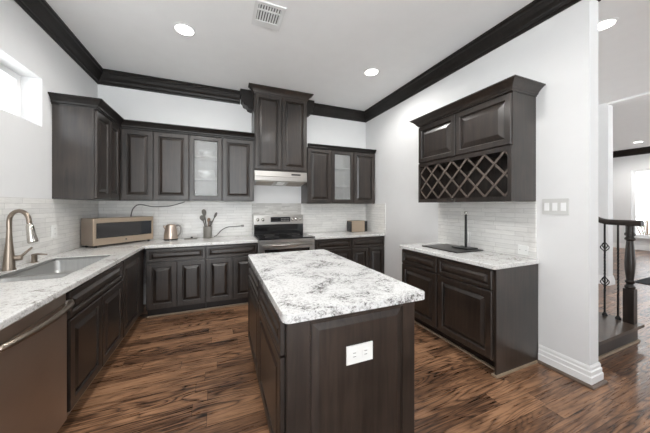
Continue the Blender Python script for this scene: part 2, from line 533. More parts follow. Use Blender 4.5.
# back run, left of the range
base_unit('base_cabinet', 'dark lower cabinet in the back corner, drawer over two doors, below the kettle', 'cabinet',
          (-.822, FY, 0), RB, .658, .598, [(.012, .652)], [(.012, .328), (.336, .652)], G1)
base_unit('base_cabinet', 'dark lower cabinet touching the left side of the range, drawer over two doors', 'cabinet',
          (-.162, FY, 0), RB, .660, .598, [(.006, .652)], [(.006, .326), (.334, .652)], G1)
# right of the range
base_unit('base_cabinet', 'dark lower cabinet touching the right side of the range, half hidden by the island', 'cabinet',
          (1.350, FY, 0), RB, .642, .598, [(.014, .634)], [(.014, .322), (.330, .634)], G1)
base_unit('base_cabinet', 'dark lower cabinet below the toaster, against the right wall', 'cabinet',
          (1.994, FY, 0), RB, .640, .598, [(.008, .632)], [(.008, .318), (.326, .632)], G1)
# left run
base_unit('sink_cabinet', 'dark cabinet under the sink, one wide false drawer over two doors', 'cabinet',
          (FXL, 2.036, 0), RL, .944, .626, [(.010, .934)], [(.010, .468), (.478, .934)], hollow=True)
t = base_unit('corner_cabinet', 'dark corner base cabinet with one full-height door beyond the sink cabinet', 'cabinet',
          (FXL, 2.982, 0), RL, .700, .626, [], [], hollow=True)
front('door', t, .012, .545, .128, .858)
finish('corner_filler', bx(.552, .716, -.018, -.001, .114, CB-.002, .002), M['wood'], t)

# dishwasher
dw = thing('dishwasher', 'bronze-grey steel dishwasher with a bowed towel-bar handle, left edge of the photo', 'dishwasher', (FXL, 1.416, 0), RL)
finish('tub', bx(.004, .612, .01, .60, .10, CB-.004), M['black'], dw)
finish('toe_kick', bx(.004, .612, .06, .60, .001, .099), M['toe'], dw)
finish('door_panel', bx(.006, .602, -.018, .008, .105, .800, .006, 2), M['slate_steel'], dw)
finish('control_strip', bx(.006, .602, -.014, .008, .804, CB-.006, .004), M['slate_steel'], dw)
hp = [(.03+.55*k/16, -.040-.042*math.sin(PI*k/16)**.55-.004, .812) for k in range(17)]
hb = new(); add_tube(hb, hp, .015, 12)
finish('handle', hb, M['nickel'], dw, True)
for xx in (.034, .576): finish('handle_bracket', bx(xx-.012, xx+.012, -.052, -.028, .796, .826, .003), M['steel'], dw)
ep = finish('end_panel', bx(0, .02, 0, .626, .001, CB-.001), M['wood'], None, loc=(FXL, 1.392, 0), rot=(0, 0, RL))
tag(ep, 'dark wood end panel standing beside the dishwasher', 'panel')

# ------------------------------------------------------------------ worktops
xs = [XL+.002, -1.402, -.968, -.833, .502]
ys = [1.388, 2.245, 3.118, 3.652, YB-.002]
tag(finish('worktop', slab(xs, ys, {(1, 1), (3, 0), (3, 1), (3, 2)}, CB, CT, bev=.006), M['granite']),
    'white granite corner worktop around the sink and up to the range', 'countertop')
tag(finish('worktop', slab([1.348, XR-.002], [3.652, YB-.002], set(), CB, CT, bev=.006), M['granite']),
    'short white granite worktop under the toaster, right of the range', 'countertop')
tag(finish('worktop', slab([2.036, XR-.002], [1.372, 2.549], set(), CB, CT, bev=.008), M['granite']),
    'white granite bar worktop under the wine rack on the right wall', 'countertop')
# island top with rounded corners
bm = new()
IX0, IX1, IY0, IY1 = .258, 1.064, 1.092, 2.612
pts = []
for (cx, cy, a0) in ((IX1, IY1, 0), (IX0, IY1, 90), (IX0, IY0, 180), (IX1, IY0, 270)):
    R = .035
    ox = cx-R if cx == IX1 else cx+R; oy = cy-R if cy == IY1 else cy+R
    for k in range(7):
        a = math.radians(a0+15*k); pts.append((ox+R*math.cos(a), oy+R*math.sin(a)))
lo = [bm.verts.new((x, y, CB)) for x, y in pts]; hi = [bm.verts.new((x, y, CT)) for x, y in pts]
bm.faces.new(lo[::-1]); bm.faces.new(hi)
for k in range(len(pts)):
    q = (k+1) % len(pts); bm.faces.new((lo[k], lo[q], hi[q], hi[k]))
bevel(bm, .009, 3, 60)
tag(finish('worktop', bm, M['granite_grey'], None, True, auto=40), 'grey-clouded white granite island worktop with rounded corners, in the middle', 'countertop')

# ------------------------------------------------------------------ island
isl = thing('kitchen_island', 'dark wood kitchen island in the middle of the floor, outlet on its end', 'island', (.281, 1.130, 0))
BX1 = .729; BY1 = 1.445                 # body size in island frame
finish('body', bx(.001, BX1, .022, BY1, .112, CB-.001, .002), M['wood'], isl)
finish('toe_kick', bx(.075, BX1-.004, .026, BY1-.004, .001, .1115), M['toe'], isl)
finish('shoe_moulding', bx(.058, .073, .03, BY1-.01, .001, .018, .005), M['shoe'], isl)
# end panel: stiles and rails round a raised field
bm = new()
E0 = (0, BX1, .002, CB-.002)
F0 = (.112, BX1-.082, .115, .842)
add_rings(bm, [(*F0, .018), (*E0, .020), (*E0, .003), (E0[0]+.003, E0[1]-.003, E0[2]+.003, E0[3]-.003, 0), (*F0, 0), (F0[0]+.004, F0[1]-.004, F0[2]+.004, F0[3]-.004, .010), (F0[0]+.004, F0[1]-.004, F0[2]+.004, F0[3]-.004, .018), (*F0, .018)], cap_end=False)
bmesh.ops.remove_doubles(bm, verts=bm.verts, dist=1e-5)
epo = finish('end_panel', bm, M['wood'], isl)
bm = new()
q = lambda i, y: (F0[0]+.005+i, F0[1]-.005-i, F0[2]+.005+i, F0[3]-.005-i, y)
add_rings(bm, [q(0, .017), q(0, .009), q(.008, .009), q(.036, -.003), q(.040, -.0035)], True, True)
finish('raised_panel', bm, M['wood'], epo)
# left face: two drawers over two doors (local frame turned to face -X)
isf = Matrix.Rotation(-PI/2, 4, 'Z')
def isl_front(kind, y0, y1, z0, z1):
    # front() builds along +x facing -y; on this face +x runs to -Y
    d = front(kind, isl, -y1, -y0, z0, z1)
    d.rotation_euler = (0, 0, -PI/2)
    d.location = (0, 0, 0)
for (a, b) in ((.036, .725), (.737, 1.435)):
    isl_front('drawer', a, b, .698, .858)
for (a, b) in ((.036, .725), (.737, 1.435)):
    isl_front('door', a, b, .128, .686)
# outlet in the end panel
op = finish('outlet_plate', bx(.297, .447, -.010, -.004, .603, .694, .002), M['plate'], isl); op['label'] = 'white outlet plate'
for cx in (.340, .404):
    s = finish('socket', bx(cx-.020, cx+.020, -.0125, -.0102, .630, .666, .001), M['plate'], op)
    finish('slot', bx(cx-.008, cx+.008, -.0132, -.0126, .656, .659), M['slot'], s)
    finish('slot', bx(cx-.008, cx+.008, -.0132, -.0126, .638, .641), M['slot'], s)
    

# ------------------------------------------------------------------ bar cabinets (right wall)
b1 = base_unit('bar_cabinet', 'dark bar base cabinet farther along the right wall, half behind the island', 'cabinet',
          (FXR, 2.530, 0), RR, .550, .558, [(.008, .542)], [(.008, .542)], 'bar cabinets', toe_recess=.085)
b2 = base_unit('bar_cabinet', 'dark bar base cabinet with plain side panel next to the white wall end', 'cabinet',
          (FXR, 1.978, 0), RR, .576, .558, [(.006, .566)], [(.006, .566)], 'bar cabinets', toe_recess=.085)
finish('side_panel', bx(.5765, .592, 0, .558, .001, CB-.001, .002), M['wood'], b2)
bm = new()
add_box(bm, .5925, .606, -.004, .535, .001, .016); add_box(bm, .560, .606, -.016, -.004, .001, .016); add_box(bm, .560, .572, -.004, .066, .001, .016)
finish('shoe_moulding', bm, M['shoe'], b2)

# ------------------------------------------------------------------ wall cabinets
def cab_crown(z1, h, p):
    z0 = z1-h
    return [(.0, z0), (.006, z0), (.008, z0+.12*h), (.018, z0+.2*h), (p*.32, z0+.38*h), (p*.55, z0+.62*h), (p*.86, z0+.84*h), (p, z0+.88*h), (p, z1), (.0, z1)]
def upper_body(t, w, d, z0, z1, glass=False):
    if not glass: finish('body', bx(0, w, 0, d, z0, z1, .002), M['wood'], t)
    else:
        finish('body', open_box(w, d, z0, z1), M['melamine'], t)
        ff = new()
        finish('face_frame', frame_strip(w, z0, z1), M['wood'], t)
        for k in (1, 2): finish('shelf', bx(.019, w-.019, .03, d-.01, z0+(z1-z0)*k/3-.009, z0+(z1-z0)*k/3+.009), M['melamine'], t)
def frame_strip(w, z0, z1, fw=.035):
    bm = new()
    r = lambda i, y: (i, w-i, z0+i, z1-i, y)
    add_rings(bm, [r(0, -.0005), r(0, -.004), r(fw, -.004), r(fw, -.0005), r(0, -.0005)], cap_end=False)
    bmesh.ops.remove_doubles(bm, verts=bm.verts, dist=1e-5)
    return bm
UD = .328
ZL0, ZL1 = 1.456, 2.400
t = thing('wall_cabinet', 'dark two-door cabinet on the left wall, broad side panel toward the high window', 'cabinet', (-1.171, 3.288, 0), RL)
upper_body(t, 1.010, .320, ZL0, ZL1)
front('door', t, .006, .338, ZL0+.014, ZL1-.045); front('door', t, .346, .640, ZL0+.014, ZL1-.045)
GU = 'dark wall cabinets on the back wall'
t = thing('wall_cabinet', 'dark two-door wall cabinet in the corner above the kettle', 'cabinet', (-1.166, FY+.270, 0), RB, GU)
upper_body(t, .783, UD, ZL0, ZL1)
front('door', t, .030, .365, ZL0+.014, ZL1-.045); front('door', t, .373, .778, ZL0+.014, ZL1-.045)
t = thing('wall_cabinet', 'glass-fronted wall cabinet above the utensil crock, left of the hood', 'cabinet', (-.380, FY+.270, 0), RB, GU)
upper_body(t, .418, UD, ZL0, ZL1, True); glass_front(t, .004, .414, ZL0+.014, ZL1-.045)
t = thing('wall_cabinet', 'single-door dark wall cabinet touching the left side of the hood cabinet', 'cabinet', (.041, FY+.270, 0), RB, GU)
upper_body(t, .443, UD, ZL0, ZL1); front('door', t, .006, .430, ZL0+.014, ZL1-.045)
o = finish('cabinet_crown', sweep([(XL+.001, 3.286), (-1.151, 3.286), (-1.151, FY+.250), (.484, FY+.250)], cab_crown(2.462, .095, .062)), M['crown'])
tag(o, 'dark crown moulding along the tops of the corner wall cabinets', 'moulding')
ZR0, ZR1 = 1.425, 2.345
t = thing('wall_cabinet', 'single-door dark wall cabinet touching the right side of the hood cabinet', 'cabinet', (1.326, FY+.270, 0), RB, GU)
upper_body(t, .426, UD, ZR0, ZR1); front('door', t, .006, .420, ZR0+.014, ZR1-.022)
t = thing('wall_cabinet', 'glass-fronted wall cabinet between two wood doors right of the hood', 'cabinet', (1.754, FY+.270, 0), RB, GU)
upper_body(t, .422, UD, ZR0, ZR1, True); glass_front(t, .004, .418, ZR0+.014, ZR1-.022)
t = thing('wall_cabinet', 'single-door dark wall cabinet above the toaster, beside the right wall', 'cabinet', (2.178, FY+.270, 0), RB, GU)
upper_body(t, .442, UD, ZR0, ZR1); front('door', t, .006, .436, ZR0+.014, ZR1-.022)
o = finish('cabinet_crown', sweep([(1.326, FY+.250), (2.620, FY+.250)], cab_crown(2.395, .060, .045)), M['crown'])
tag(o, 'dark crown moulding along the tops of the cabinets right of the hood', 'moulding')
# dishes behind glass
def bowl_stack(loc, label):
    t = thing('bowl_stack', label, 'bowls', loc)
    return t
def bowl(loc, r, h, label):
    o = finish('bowl', lathe([(r*.45, 0), (r*.5, .006), (r*.85, h*.5), (r, h), (r*.97, h), (r*.80, h*.5), (r*.40, .012)], 20), M['china'], None, True, loc=loc)
    tag(o, label, 'bowl', 'white bowls behind the left glass door')
zt = lambda k: ZL0+(ZL1-ZL0)*k/3+.0095
bowl((-.17, 4.11, zt(2)), .11, .085, 'white bowl on the top shelf behind the left glass door')
bowl((-.17, 4.11, zt(1)), .11, .115, 'white bowl on the middle shelf behind the left glass door')
bowl((-.17, 4.11, ZL0+.0185), .125, .055, 'white shallow bowl on the bottom shelf behind the left glass door')

# hood cabinet
hc = thing('hood_cabinet', 'tall dark two-door cabinet over the range hood, reaching the ceiling', 'cabinet', (HX0, HYF, 0), RB)
W = HX1-HX0
finish('body', bx(0, W, 0, UD, 1.925, H-.002, .002), M['wood'], hc)
front('door', hc, .010, .412, 1.945, 3.085); front('door', hc, .420, W-.010, 1.945, 3.085)
finish('cabinet_crown', sweep([(-.001, .05), (-.001, -.001), (W+.001, -.001), (W+.001, .05)][0:4], cab_crown(H-.002, .105, .085)), M['wood'], hc)

# range hood
rh = thing('range_hood', 'stainless steel range hood under the tall cabinet above the range', 'range hood', (HX0+.002, HYF, 0), RB)
W2 = W-.004
bm = new()
prof = [(-.008, 1.921), (-.014, 1.850), (-.016, 1.842), (-.010, 1.836), (-.014, 1.775), (-.008, 1.768), (UD-.004, 1.722), (UD-.004, 1.921)]
a = [bm.verts.new((.002, y, z)) for y, z in prof]; b = [bm.verts.new((W2-.002, y, z)) for y, z in prof]
bm.faces.new(a); bm.faces.new(b[::-1])
for k in range(len(prof)):
    q = (k+1) % len(prof); bm.faces.new((a[k], a[q], b[q], b[k]))
finish('hood_shell', bm, M['steel'], rh)
def on_under(y): return 1.768-(y+.008)*(.046/(UD+.004))
for (x0, x1) in ((.04, .30), (.54, W2-.04)):
    bm = new()
    vv = [bm.verts.new((x, y, on_under(y)-d)) for d in (.001, .006) for (x, y) in ((x0, .03), (x1, .03), (x1, .28), (x0, .28))]
    for f in ((0,3,2,1),(4,5,6,7),(0,1,5,4),(1,2,6,5),(2,3,7,6),(3,0,4,7)): bm.faces.new([vv[i] for i in f])
    finish('grease_filter', bm, M['filter'], rh)
bm = new()
vv = [bm.verts.new((x, y, on_under(y)-d)) for d in (.001, .010) for (x, y) in ((.36, .05), (.48, .05), (.48, .2), (.36, .2))]
for f in ((0,3,2,1),(4,5,6,7),(0,1,5,4),(1,2,6,5),(2,3,7,6),(3,0,4,7)): bm.faces.new([vv[i] for i in f])
finish('light_lens', bm, M['plate'], rh)
finish('control_panel', bx(.57, .72, -.0165, -.0125, 1.868, 1.892), M['black'], rh)

# wine rack cabinet
wc = thing('wine_cabinet', 'dark wall cabinet with two doors over a diagonal wine rack, on the right wall', 'cabinet', (2.311, 2.502, 0), RR)
WW = 2.502-1.404; WD = XR-2.311-.002
WZ0, WZ1 = 1.428, 2.375; ZM = 1.905
bm = new()
th = .02
add_box(bm, 0, th, 0, WD, WZ0, WZ1); add_box(bm, WW-th, WW, 0, WD, WZ0, WZ1)
add_box(bm, th, WW-th, 0, WD, WZ0, WZ0+th); add_box(bm, th, WW-th, 0, WD, ZM-.02, WZ1)
add_box(bm, th, WW-th, WD-.01, WD, WZ0+th, ZM-.02)
finish('body', bm, M['wood'], wc)
bm = new()
add_box(bm, .0, .032, -.018, -.0005, WZ0, ZM-.002); add_box(bm, WW-.032, WW, -.018, -.0005, WZ0, ZM-.002)
add_box(bm, .032, WW-.032, -.018, -.0005, WZ0, WZ0+.042); add_box(bm, .032, WW-.032, -.018, -.0005, ZM-.040, ZM-.002)
finish('rack_frame', bm, M['wood'], wc)
front('door', wc, .006, .538, ZM+.010, WZ1-.025, .055, .045); front('door', wc, .546, WW-.003, ZM+.010, WZ1-.025, .055, .045)
finish('cabinet_crown', sweep([(-.001, WD-.001), (-.001, -.019), (WW+.001, -.019), (WW+.001, WD-.001)], cab_crown(2.452, .085, .075)), M['wood'], wc)
# diagonal lattice, clipped to the opening
lx0, lx1, lz0, lz1 = .033, WW-.033, WZ0+.043, ZM-.041
def lattice(sign, y0, y1):
    bm = new()
    pitch = .1835; half = .009; sl = (lz1-lz0)/(2*pitch); xc = .118
    for k in range(-12, 14):
        # line x*? : points with  z - sign*x = c ; clip polygon of the band against the rectangle
        c = lz0 + k*pitch*sl
        poly = [(lx0, lz0), (lx1, lz0), (lx1, lz1), (lx0, lz1)]
        for s2 in (1, -1):
            out = []
            f = lambda p: s2*((p[1]-sign*sl*(p[0]-xc)-c)/math.sqrt(1+sl*sl)) + half
            for i in range(len(poly)):
                p, q = poly[i], poly[(i+1) % len(poly)]
                fp, fq = f(p), f(q)
                if fp >= 0: out.append(p)
                if (fp >= 0) != (fq >= 0):
                    u = fp/(fp-fq); out.append((p[0]+(q[0]-p[0])*u, p[1]+(q[1]-p[1])*u))
            poly = out
            if not poly: break
        if len(poly) < 3: continue
        A = [bm.verts.new((x, y0, z)) for x, z in poly]; B = [bm.verts.new((x, y1, z)) for x, z in poly]
        bm.faces.new(A); bm.faces.new(B[::-1])
        for i in range(len(poly)):
            j = (i+1) % len(poly); bm.faces.new((A[i], A[j], B[j], B[i]))
    return bm
finish('lattice_slats', lattice(1, -.014, -.006), M['lattice'], wc)
finish('lattice_slats', lattice(-1, -.0055, .0025), M['lattice'], wc)

# ------------------------------------------------------------------ backsplash
tag(finish('backsplash', bx(XL+.001, XL+.012, 1.40, YB-.014, CT+.001, ZL0-.001), M['tile']), 'pale marble strip tile backsplash behind the sink on the left wall', 'backsplash')
tag(finish('backsplash', bx(XL+.013, HX0-.001, YB-.012, YB-.001, CT+.001, ZL0-.001), M['tile']), 'pale marble strip tile backsplash behind the kettle and utensil crock', 'backsplash')
tag(finish('backsplash', bx(HX0, HX1+.001, YB-.012, YB-.001, .80, 1.430), M['tile_grey']), 'grey mosaic tile backsplash behind the range', 'backsplash')
tag(finish('backsplash', bx(HX1+.002, XR-.013, YB-.012, YB-.001, CT+.001, ZR0-.001), M['tile']), 'pale marble strip tile backsplash behind the toaster', 'backsplash')
tag(finish('backsplash', bx(XR-.012, XR-.001, 3.655, YB-.001, CT+.001, ZR0-.001), M['tile']), 'short return of marble tile on the right wall beside the toaster', 'backsplash')
tag(finish('backsplash', bx(XR-.012, XR-.001, 1.40, 2.507, CT+.001, WZ0-.001), M['tile']), 'pale marble strip tile backsplash below the wine rack cabinet', 'backsplash')

# ------------------------------------------------------------------ range
rg = thing('range', 'stainless steel electric range with black glass cooktop between the back cabinets', 'range', (.506, 3.665, 0), RB)
RW = .838
finish('body', bx(.002, RW-.002, .02, .62, .03, .900), M['steel'], rg)
finish('storage_drawer', bx(.006, RW-.006, -.006, .019, .05, .21, .004), M['steel'], rg)
od = finish('oven_door', bx(.006, RW-.006, -.012, .019, .218, .850, .006), M['steel'], rg)
finish('oven_window', bx(.085, RW-.085, -.0145, -.0115, .33, .765, .001), M['black_glass'], od)
hb = new(); add_tube(hb, [(.05, -.055, .822), (RW-.05, -.055, .822)], .013, 12)
for xx in (.075, RW-.075): add_tube(hb, [(xx, -.055, .822), (xx, -.010, .822)], .009, 8)
finish('handle', hb, M['steel'], od, True)
finish('front_strip', bx(.004, RW-.004, -.010, .019, .856, .902, .003), M['steel'], rg)
finish('cooktop', bx(.0, RW, -.018, .565, .9025, .922, .004), M['black_glass'], rg)
for (cx, cy, r) in ((.22, .15, .10), (.62, .15, .09), (.22, .40, .08), (.62, .40, .10)):
    bm = new(); add_lathe(bm, [(r-.003, 0), (r, 0), (r, .0006), (r-.003, .0006), (r-.003, 0)], 32, closed=False)
    finish('burner_ring', bm, M['slot'], rg, loc=(cx, cy, .9222))
bm = new(); add_box(bm, .004, RW-.004, .567, .625, .905, 1.232); bevel(bm, .012, 2)
bg = finish('backguard', bm, M['steel'], rg)
finish('backguard_base', bx(.010, RW-.010, .556, .5665, .923, 1.082, .002), M['black_glass'], bg)
finish('display', bx(.275, .605, .563, .5665, 1.120, 1.200, .001), M['display'], bg)
for i in range(2):
    for j in range(6):
        finish('button', bx(.45+j*.024, .464+j*.024, .5615, .563, 1.135+i*.028, 1.149+i*.028), M['slot'], bg) if j < 6 else None
finish('clock', bx(.30, .42, .5615, .563, 1.143, 1.183), M['black_glass'], bg)
for cx in (.068, .150, .645, .712, .780):
    k = finish('knob', lathe([(.026, 0), (.026, .004), (.021, .008), (.019, .026), (.015, .029)], 20), M['chrome'], bg, True, loc=(cx, .5665, 1.160), rot=(PI/2, 0, 0), auto=40)

# ------------------------------------------------------------------ sink and taps
sk = thing('kitchen_sink', 'stainless steel double-bowl sink set into the left worktop', 'sink', (-1.16, 2.69, CT))
def bowl_bm(x0, x1, y0, y1, z0, z1):
    bm = new(); R = .040; n = 6
    def loop(ins, z, R):
        out = []
        for (cx, cy, a0) in ((x1-ins-R, y1-ins-R, 0), (x0+ins+R, y1-ins-R, 90), (x0+ins+R, y0+ins+R, 180), (x1-ins-R, y0+ins+R, 270)):
            for k in range(n+1):
                a = math.radians(a0+90*k/n); out.append(bm.verts.new((cx+R*math.cos(a), cy+R*math.sin(a), z)))
        return out
    L = [loop(0, z1, R), loop(.004, z1-.01, R), loop(.010, z0+.04, R), loop(.022, z0+.012, R), loop(.045, z0, R*.8)]
    for a, b in zip(L, L[1:]):
        for k in range(len(a)):
            q = (k+1) % len(a); bm.faces.new((a[k], a[q], b[q], b[k]))
    bm.faces.new(L[-1])
    return bm, L[0]
SX0, SX1 = -.240, .190
for nm, (y0, y1, dz), lab in (('bowl', (-.441, -.215, .12), 'smaller near bowl'), ('bowl', (-.190, .425, .15), 'larger far bowl')):
    bm, top = bowl_bm(SX0+.006, SX1-.006, y0, y1, -dz, -.020)
    o = finish(nm, bm, M['steel_sink'], sk, True); o['label'] = lab
    m = o.modifiers.new('thickness', 'SOLIDIFY'); m.thickness = .002; m.offset = 1
    finish('drain', lathe([(.042, 0), (.042, .003), (.030, .004), (.026, .001)], 20), M['chrome'], o, True, loc=(0, (y0+y1)/2, -dz+.0005))
bm = new()
add_box(bm, SX0, SX1, -.214, -.191, -.050, -.018)
bevel(bm, .006, 2)
finish('divider', bm, M['steel_sink'], sk, True, auto=40)
bm = new()
def rim(y0, y1):
    add_box(bm, SX0-.0005, SX0+.006, y0, y1, -.036, -.004); add_box(bm, SX1-.006, SX1+.0005, y0, y1, -.036, -.004)
rim(-.443, .426)
add_box(bm, SX0+.006, SX1-.006, -.444, -.4415, -.036, -.004); add_box(bm, SX0+.006, SX1-.006, .4255, .427, -.036, -.004)
finish('rim', bm, M['steel_sink'], sk)

fa = thing('kitchen_faucet', 'tall bronze gooseneck faucet with pull-down spray head behind the sink', 'faucet', (-1.443, 2.655, CT))
finish('column', lathe([(.036, 0), (.036, .006), (.033, .014), (.030, .06), (.026, .12), (.019, .20), (.0155, .26), (.0145, .29)], 24), M['nickel'], fa, True, auto=50)
dx, dy = .92, -.39
arc = [(0, 0, .285), (0, 0, .36)]
for k in range(1, 12):
    a = PI*k/12*1.02; arc.append((dx*(.075-.075*math.cos(a)), dy*(.075-.075*math.cos(a)), .36+.080*math.sin(a)))
arc += [(dx*.153, dy*.153, .345)]
finish('spout', tube(arc, .0145, 14), M['nickel'], fa, True, auto=60)
finish('spray_head', tube([(dx*.152, dy*.152, .345), (dx*.156, dy*.156, .325), (dx*.166, dy*.166, .27), (dx*.178, dy*.178, .212), (dx*.180, dy*.180, .205)], [.0155, .021, .024, .029, .026], 16), M['chrome'], fa, True, auto=50)
finish('lever_hub', tube([(.015, .012, .085), (.060, .020, .085)], [.021, .020], 14), M['nickel'], fa, True, auto=50)
finish('lever', tube([(.050, .022, .090), (.075, .040, .125), (.098, .058, .155)], [.010, .008, .007], 10), M['nickel'], fa, True)
sd = thing('soap_dispenser', 'small bronze soap pump beside the faucet on the worktop', 'soap pump', (-1.440, 2.93, CT))
finish('base', lathe([(.024, 0), (.024, .006), (.018, .010), (.018, .058), (.020, .062), (.020, .070), (.012, .074)], 18), M['nickel'], sd, True, auto=50)
finish('nozzle', tube([(-.004, 0, .066), (.02, -.002, .070), (.085, -.010, .064)], [.008, .008, .006], 10), M['nickel'], sd, True)

# ------------------------------------------------------------------ things on the worktops
mwA = Vector((-1.300, 3.625)); mwB = Vector((-.830, 4.115))
mw_dir = (mwB-mwA); MW = mw_dir.length; mrot = math.atan2(mw_dir.y, mw_dir.x)
mw = thing('microwave', 'bronze-fronted microwave oven set diagonally in the back left corner', 'microwave', (mwA.x, mwA.y, CT), mrot)
MH0, MH1, MD = .026, .334, .235
finish('casing', bx(0, MW, .018, MD, MH0, MH1, .006), M['slate_steel'], mw)
dfr = new()
add_rings(dfr, [(0, MW, MH0, MH1, .016), (0, MW, MH0, MH1, .004), (.004, MW-.004, MH0+.004, MH1-.004, 0), (.030, MW-.016, MH0+.075, MH1-.052, 0), (.034, MW-.020, MH0+.079, MH1-.056, .006), (.034, MW-.020, MH0+.079, MH1-.056, .016), (0, MW, MH0, MH1, .016)], cap_end=False)
bmesh.ops.remove_doubles(dfr, verts=dfr.verts, dist=1e-5)
finish('front_frame', dfr, M['bronze'], mw)
dg = finish('door_window', bx(.035, MW-.150, .007, .0155, MH0+.080, MH1-.057), M['glass_dark'], mw)
cp = finish('control_panel', bx(MW-.149, MW-.021, .007, .0155, MH0+.080, MH1-.057), M['display'], mw)
finish('logo_badge', lathe([(.012, 0), (.012, .002), (.008, .003)], 16), M['chrome'], mw, loc=(MW*.5, .0, MH0+.040), rot=(PI/2, 0, 0))
for (x, y) in ((.04, .035), (MW-.04, .035), (.04, MD-.03), (MW-.04, MD-.03)):
    finish('foot', lathe([(.014, 0), (.014, .0255)], 10), M['black'], mw, loc=(x, y, .0002))
cpts = spline([(-1.12, YB-.04, 1.05), (-1.12, YB-.03, 1.26), (-1.09, YB-.028, 1.36), (-1.02, YB-.026, 1.405), (-.86, YB-.026, 1.375), (-.66, YB-.026, 1.385), (-.54, YB-.026, 1.42), (-.47, YB-.026, 1.445)], 6)
tag(finish('power_cord', tube(cpts, .006, 8), M['cord'], None, True), 'grey cord looping from behind the microwave up under the wall cabinets', 'cord')

kt = thing('kettle', 'bronze steel electric kettle on the back worktop beside the microwave', 'kettle', (-.625, 4.135, CT))
finish('base', lathe([(.086, 0), (.088, .010), (.084, .018)], 24), M['black'], kt, True, loc=(0, 0, .0005), auto=40)
finish('pot', lathe([(.083, .019), (.085, .03), (.080, .09), (.070, .16), (.064, .195), (.060, .205)], 28), M['kettle'], kt, True, auto=50)
finish('lid', lathe([(.061, .2055), (.058, .213), (.03, .219), (.012, .222)], 24), M['kettle'], kt, True, auto=50)
finish('spout', tube([(-.055, -.01, .165), (-.075, -.014, .190), (-.088, -.016, .203)], [.022, .017, .010], 10), M['kettle'], kt, True)
finish('handle', tube(spline([(.060, 0, .198), (.100, -.004, .200), (.122, -.005, .170), (.116, -.005, .100), (.090, -.003, .055), (.078, -.002, .050)], 5), .011, 10), M['slot'], kt, True)

cr = thing('utensil_crock', 'grey stoneware crock full of utensils on the back worktop', 'crock', (-.158, 4.16, CT))
finish('pot', lathe([(.050, 0), (.055, .004), (.056, .07), (.057, .165), (.055, .172), (.050, .172), (.049, .02)], 24), M['crock'], cr, True, loc=(0, 0, .0005), auto=50)
def utensil(name, label, base, tip, head, mat):
    base = Vector(base)+Vector((-.158, 4.16, CT)); tip = Vector(tip)+Vector((-.158, 4.16, CT))
    t = thing(name, label, 'utensil', base, 0, 'utensils in the grey crock')
    L = tip-base
    finish('handle', tube([(0, 0, 0), L*.74], [.006, .007], 8), mat, t, True)
    bm = new(); w, h, th = head
    prof = []
    n = 16
    ax = L.normalized(); side = ax.cross(Vector((0, 1, 0))).normalized(); nrm = side.cross(ax)
    c = L*.74+ax*h*.46
    for s in (-1, 1):
        prof.append([bm.verts.new(c + side*w*math.cos(2*PI*k/n)*.5*(1+.25*math.sin(2*PI*k/n)) + ax*h*.5*math.sin(2*PI*k/n) + nrm*th*s) for k in range(n)])
    bm.faces.new(prof[0]); bm.faces.new(prof[1][::-1])
    for k in range(n):
        q = (k+1) % n; bm.faces.new((prof[0][k], prof[0][q], prof[1][q], prof[1][k]))
    bevel(bm, .002, 1, 50)
    finish('head', bm, mat, t, True, auto=40)
utensil('cooking_spoon', 'dark oval spoon standing tallest in the grey crock', (.004, .010, .022), (-.058, .010, .435), (.058, .105, .003), M['utensil'])
utensil('spatula', 'dark broad spatula leaning left in the grey crock', (.012, -.030, .022), (-.082, -.030, .345), (.068, .085, .003), M['utensil'])
utensil('wooden_spoon', 'brown wooden spoon upright in the middle of the grey crock', (-.004, -.003, .022), (.018, -.003, .30), (.045, .075, .004), M['utensil_wood'])
utensil('ladle', 'dark round ladle leaning slightly right in the grey crock', (-.014, -.016, .022), (.045, -.016, .27), (.046, .055, .006), M['utensil'])
utensil('turner', 'long dark turner leaning far right in the grey crock', (-.034, .024, .022), (.128, .024, .385), (.036, .100, .003), M['utensil'])

sr = thing('spoon_rest', 'small flat grey tray with a dark knob lying left of the utensil crock', 'tray', (-.375, 4.13, CT))
finish('tray', bx(-.085, .085, -.035, .035, .0005, .014, .005, 2), M['crock'], sr)
finish('knob', lathe([(.014, .0145), (.016, .024), (.010, .034)], 14), M['black'], sr, True, loc=(.01, 0, 0))
cpts = spline([(-.07, 4.20, .925), (-.03, 4.20, .945), (.03, 4.235, 1.010), (.12, 4.262, 1.055), (.22, 4.272, 1.060), (.33, 4.278, 1.068)], 6)
cd = thing('appliance_cord', 'grey cord with dark plug running from the crock toward the range', 'cord', (0, 0, 0))
finish('cable', tube([p for p in cpts], .006, 8), M['cord'], cd, True)
finish('plug', bx(.325, .365, 4.262, 4.288, 1.052, 1.084, .004), M['slot'], cd)

ts = thing('toaster', 'bronze steel toaster with black ends on the worktop right of the range', 'toaster', (2.355, 4.14, CT))
finish('shell', bx(-.157, .105, -.085, .085, .008, .205, .022, 3), M['bronze'], ts, True, auto=40)
finish('end_cap', bx(-.170, -.1575, -.080, .080, .006, .196, .005, 2), M['black'], ts)
finish('end_cap', bx(.1055, .165, -.080, .080, .006, .196, .008, 2), M['black'], ts)
finish('lever', bx(.1655, .180, -.015, .015, .135, .150, .003), M['black'], ts)
for yy in (-.03, .03): finish('slot', bx(-.12, .08, yy-.014, yy+.014, .2052, .2062), M['black'], ts)
for (x, y) in ((-.13, -.06), (-.13, .06), (.12, -.06), (.12, .06)): finish('foot', lathe([(.012, 0), (.012, .0075)], 10), M['black'], ts, loc=(x, y, .0003))

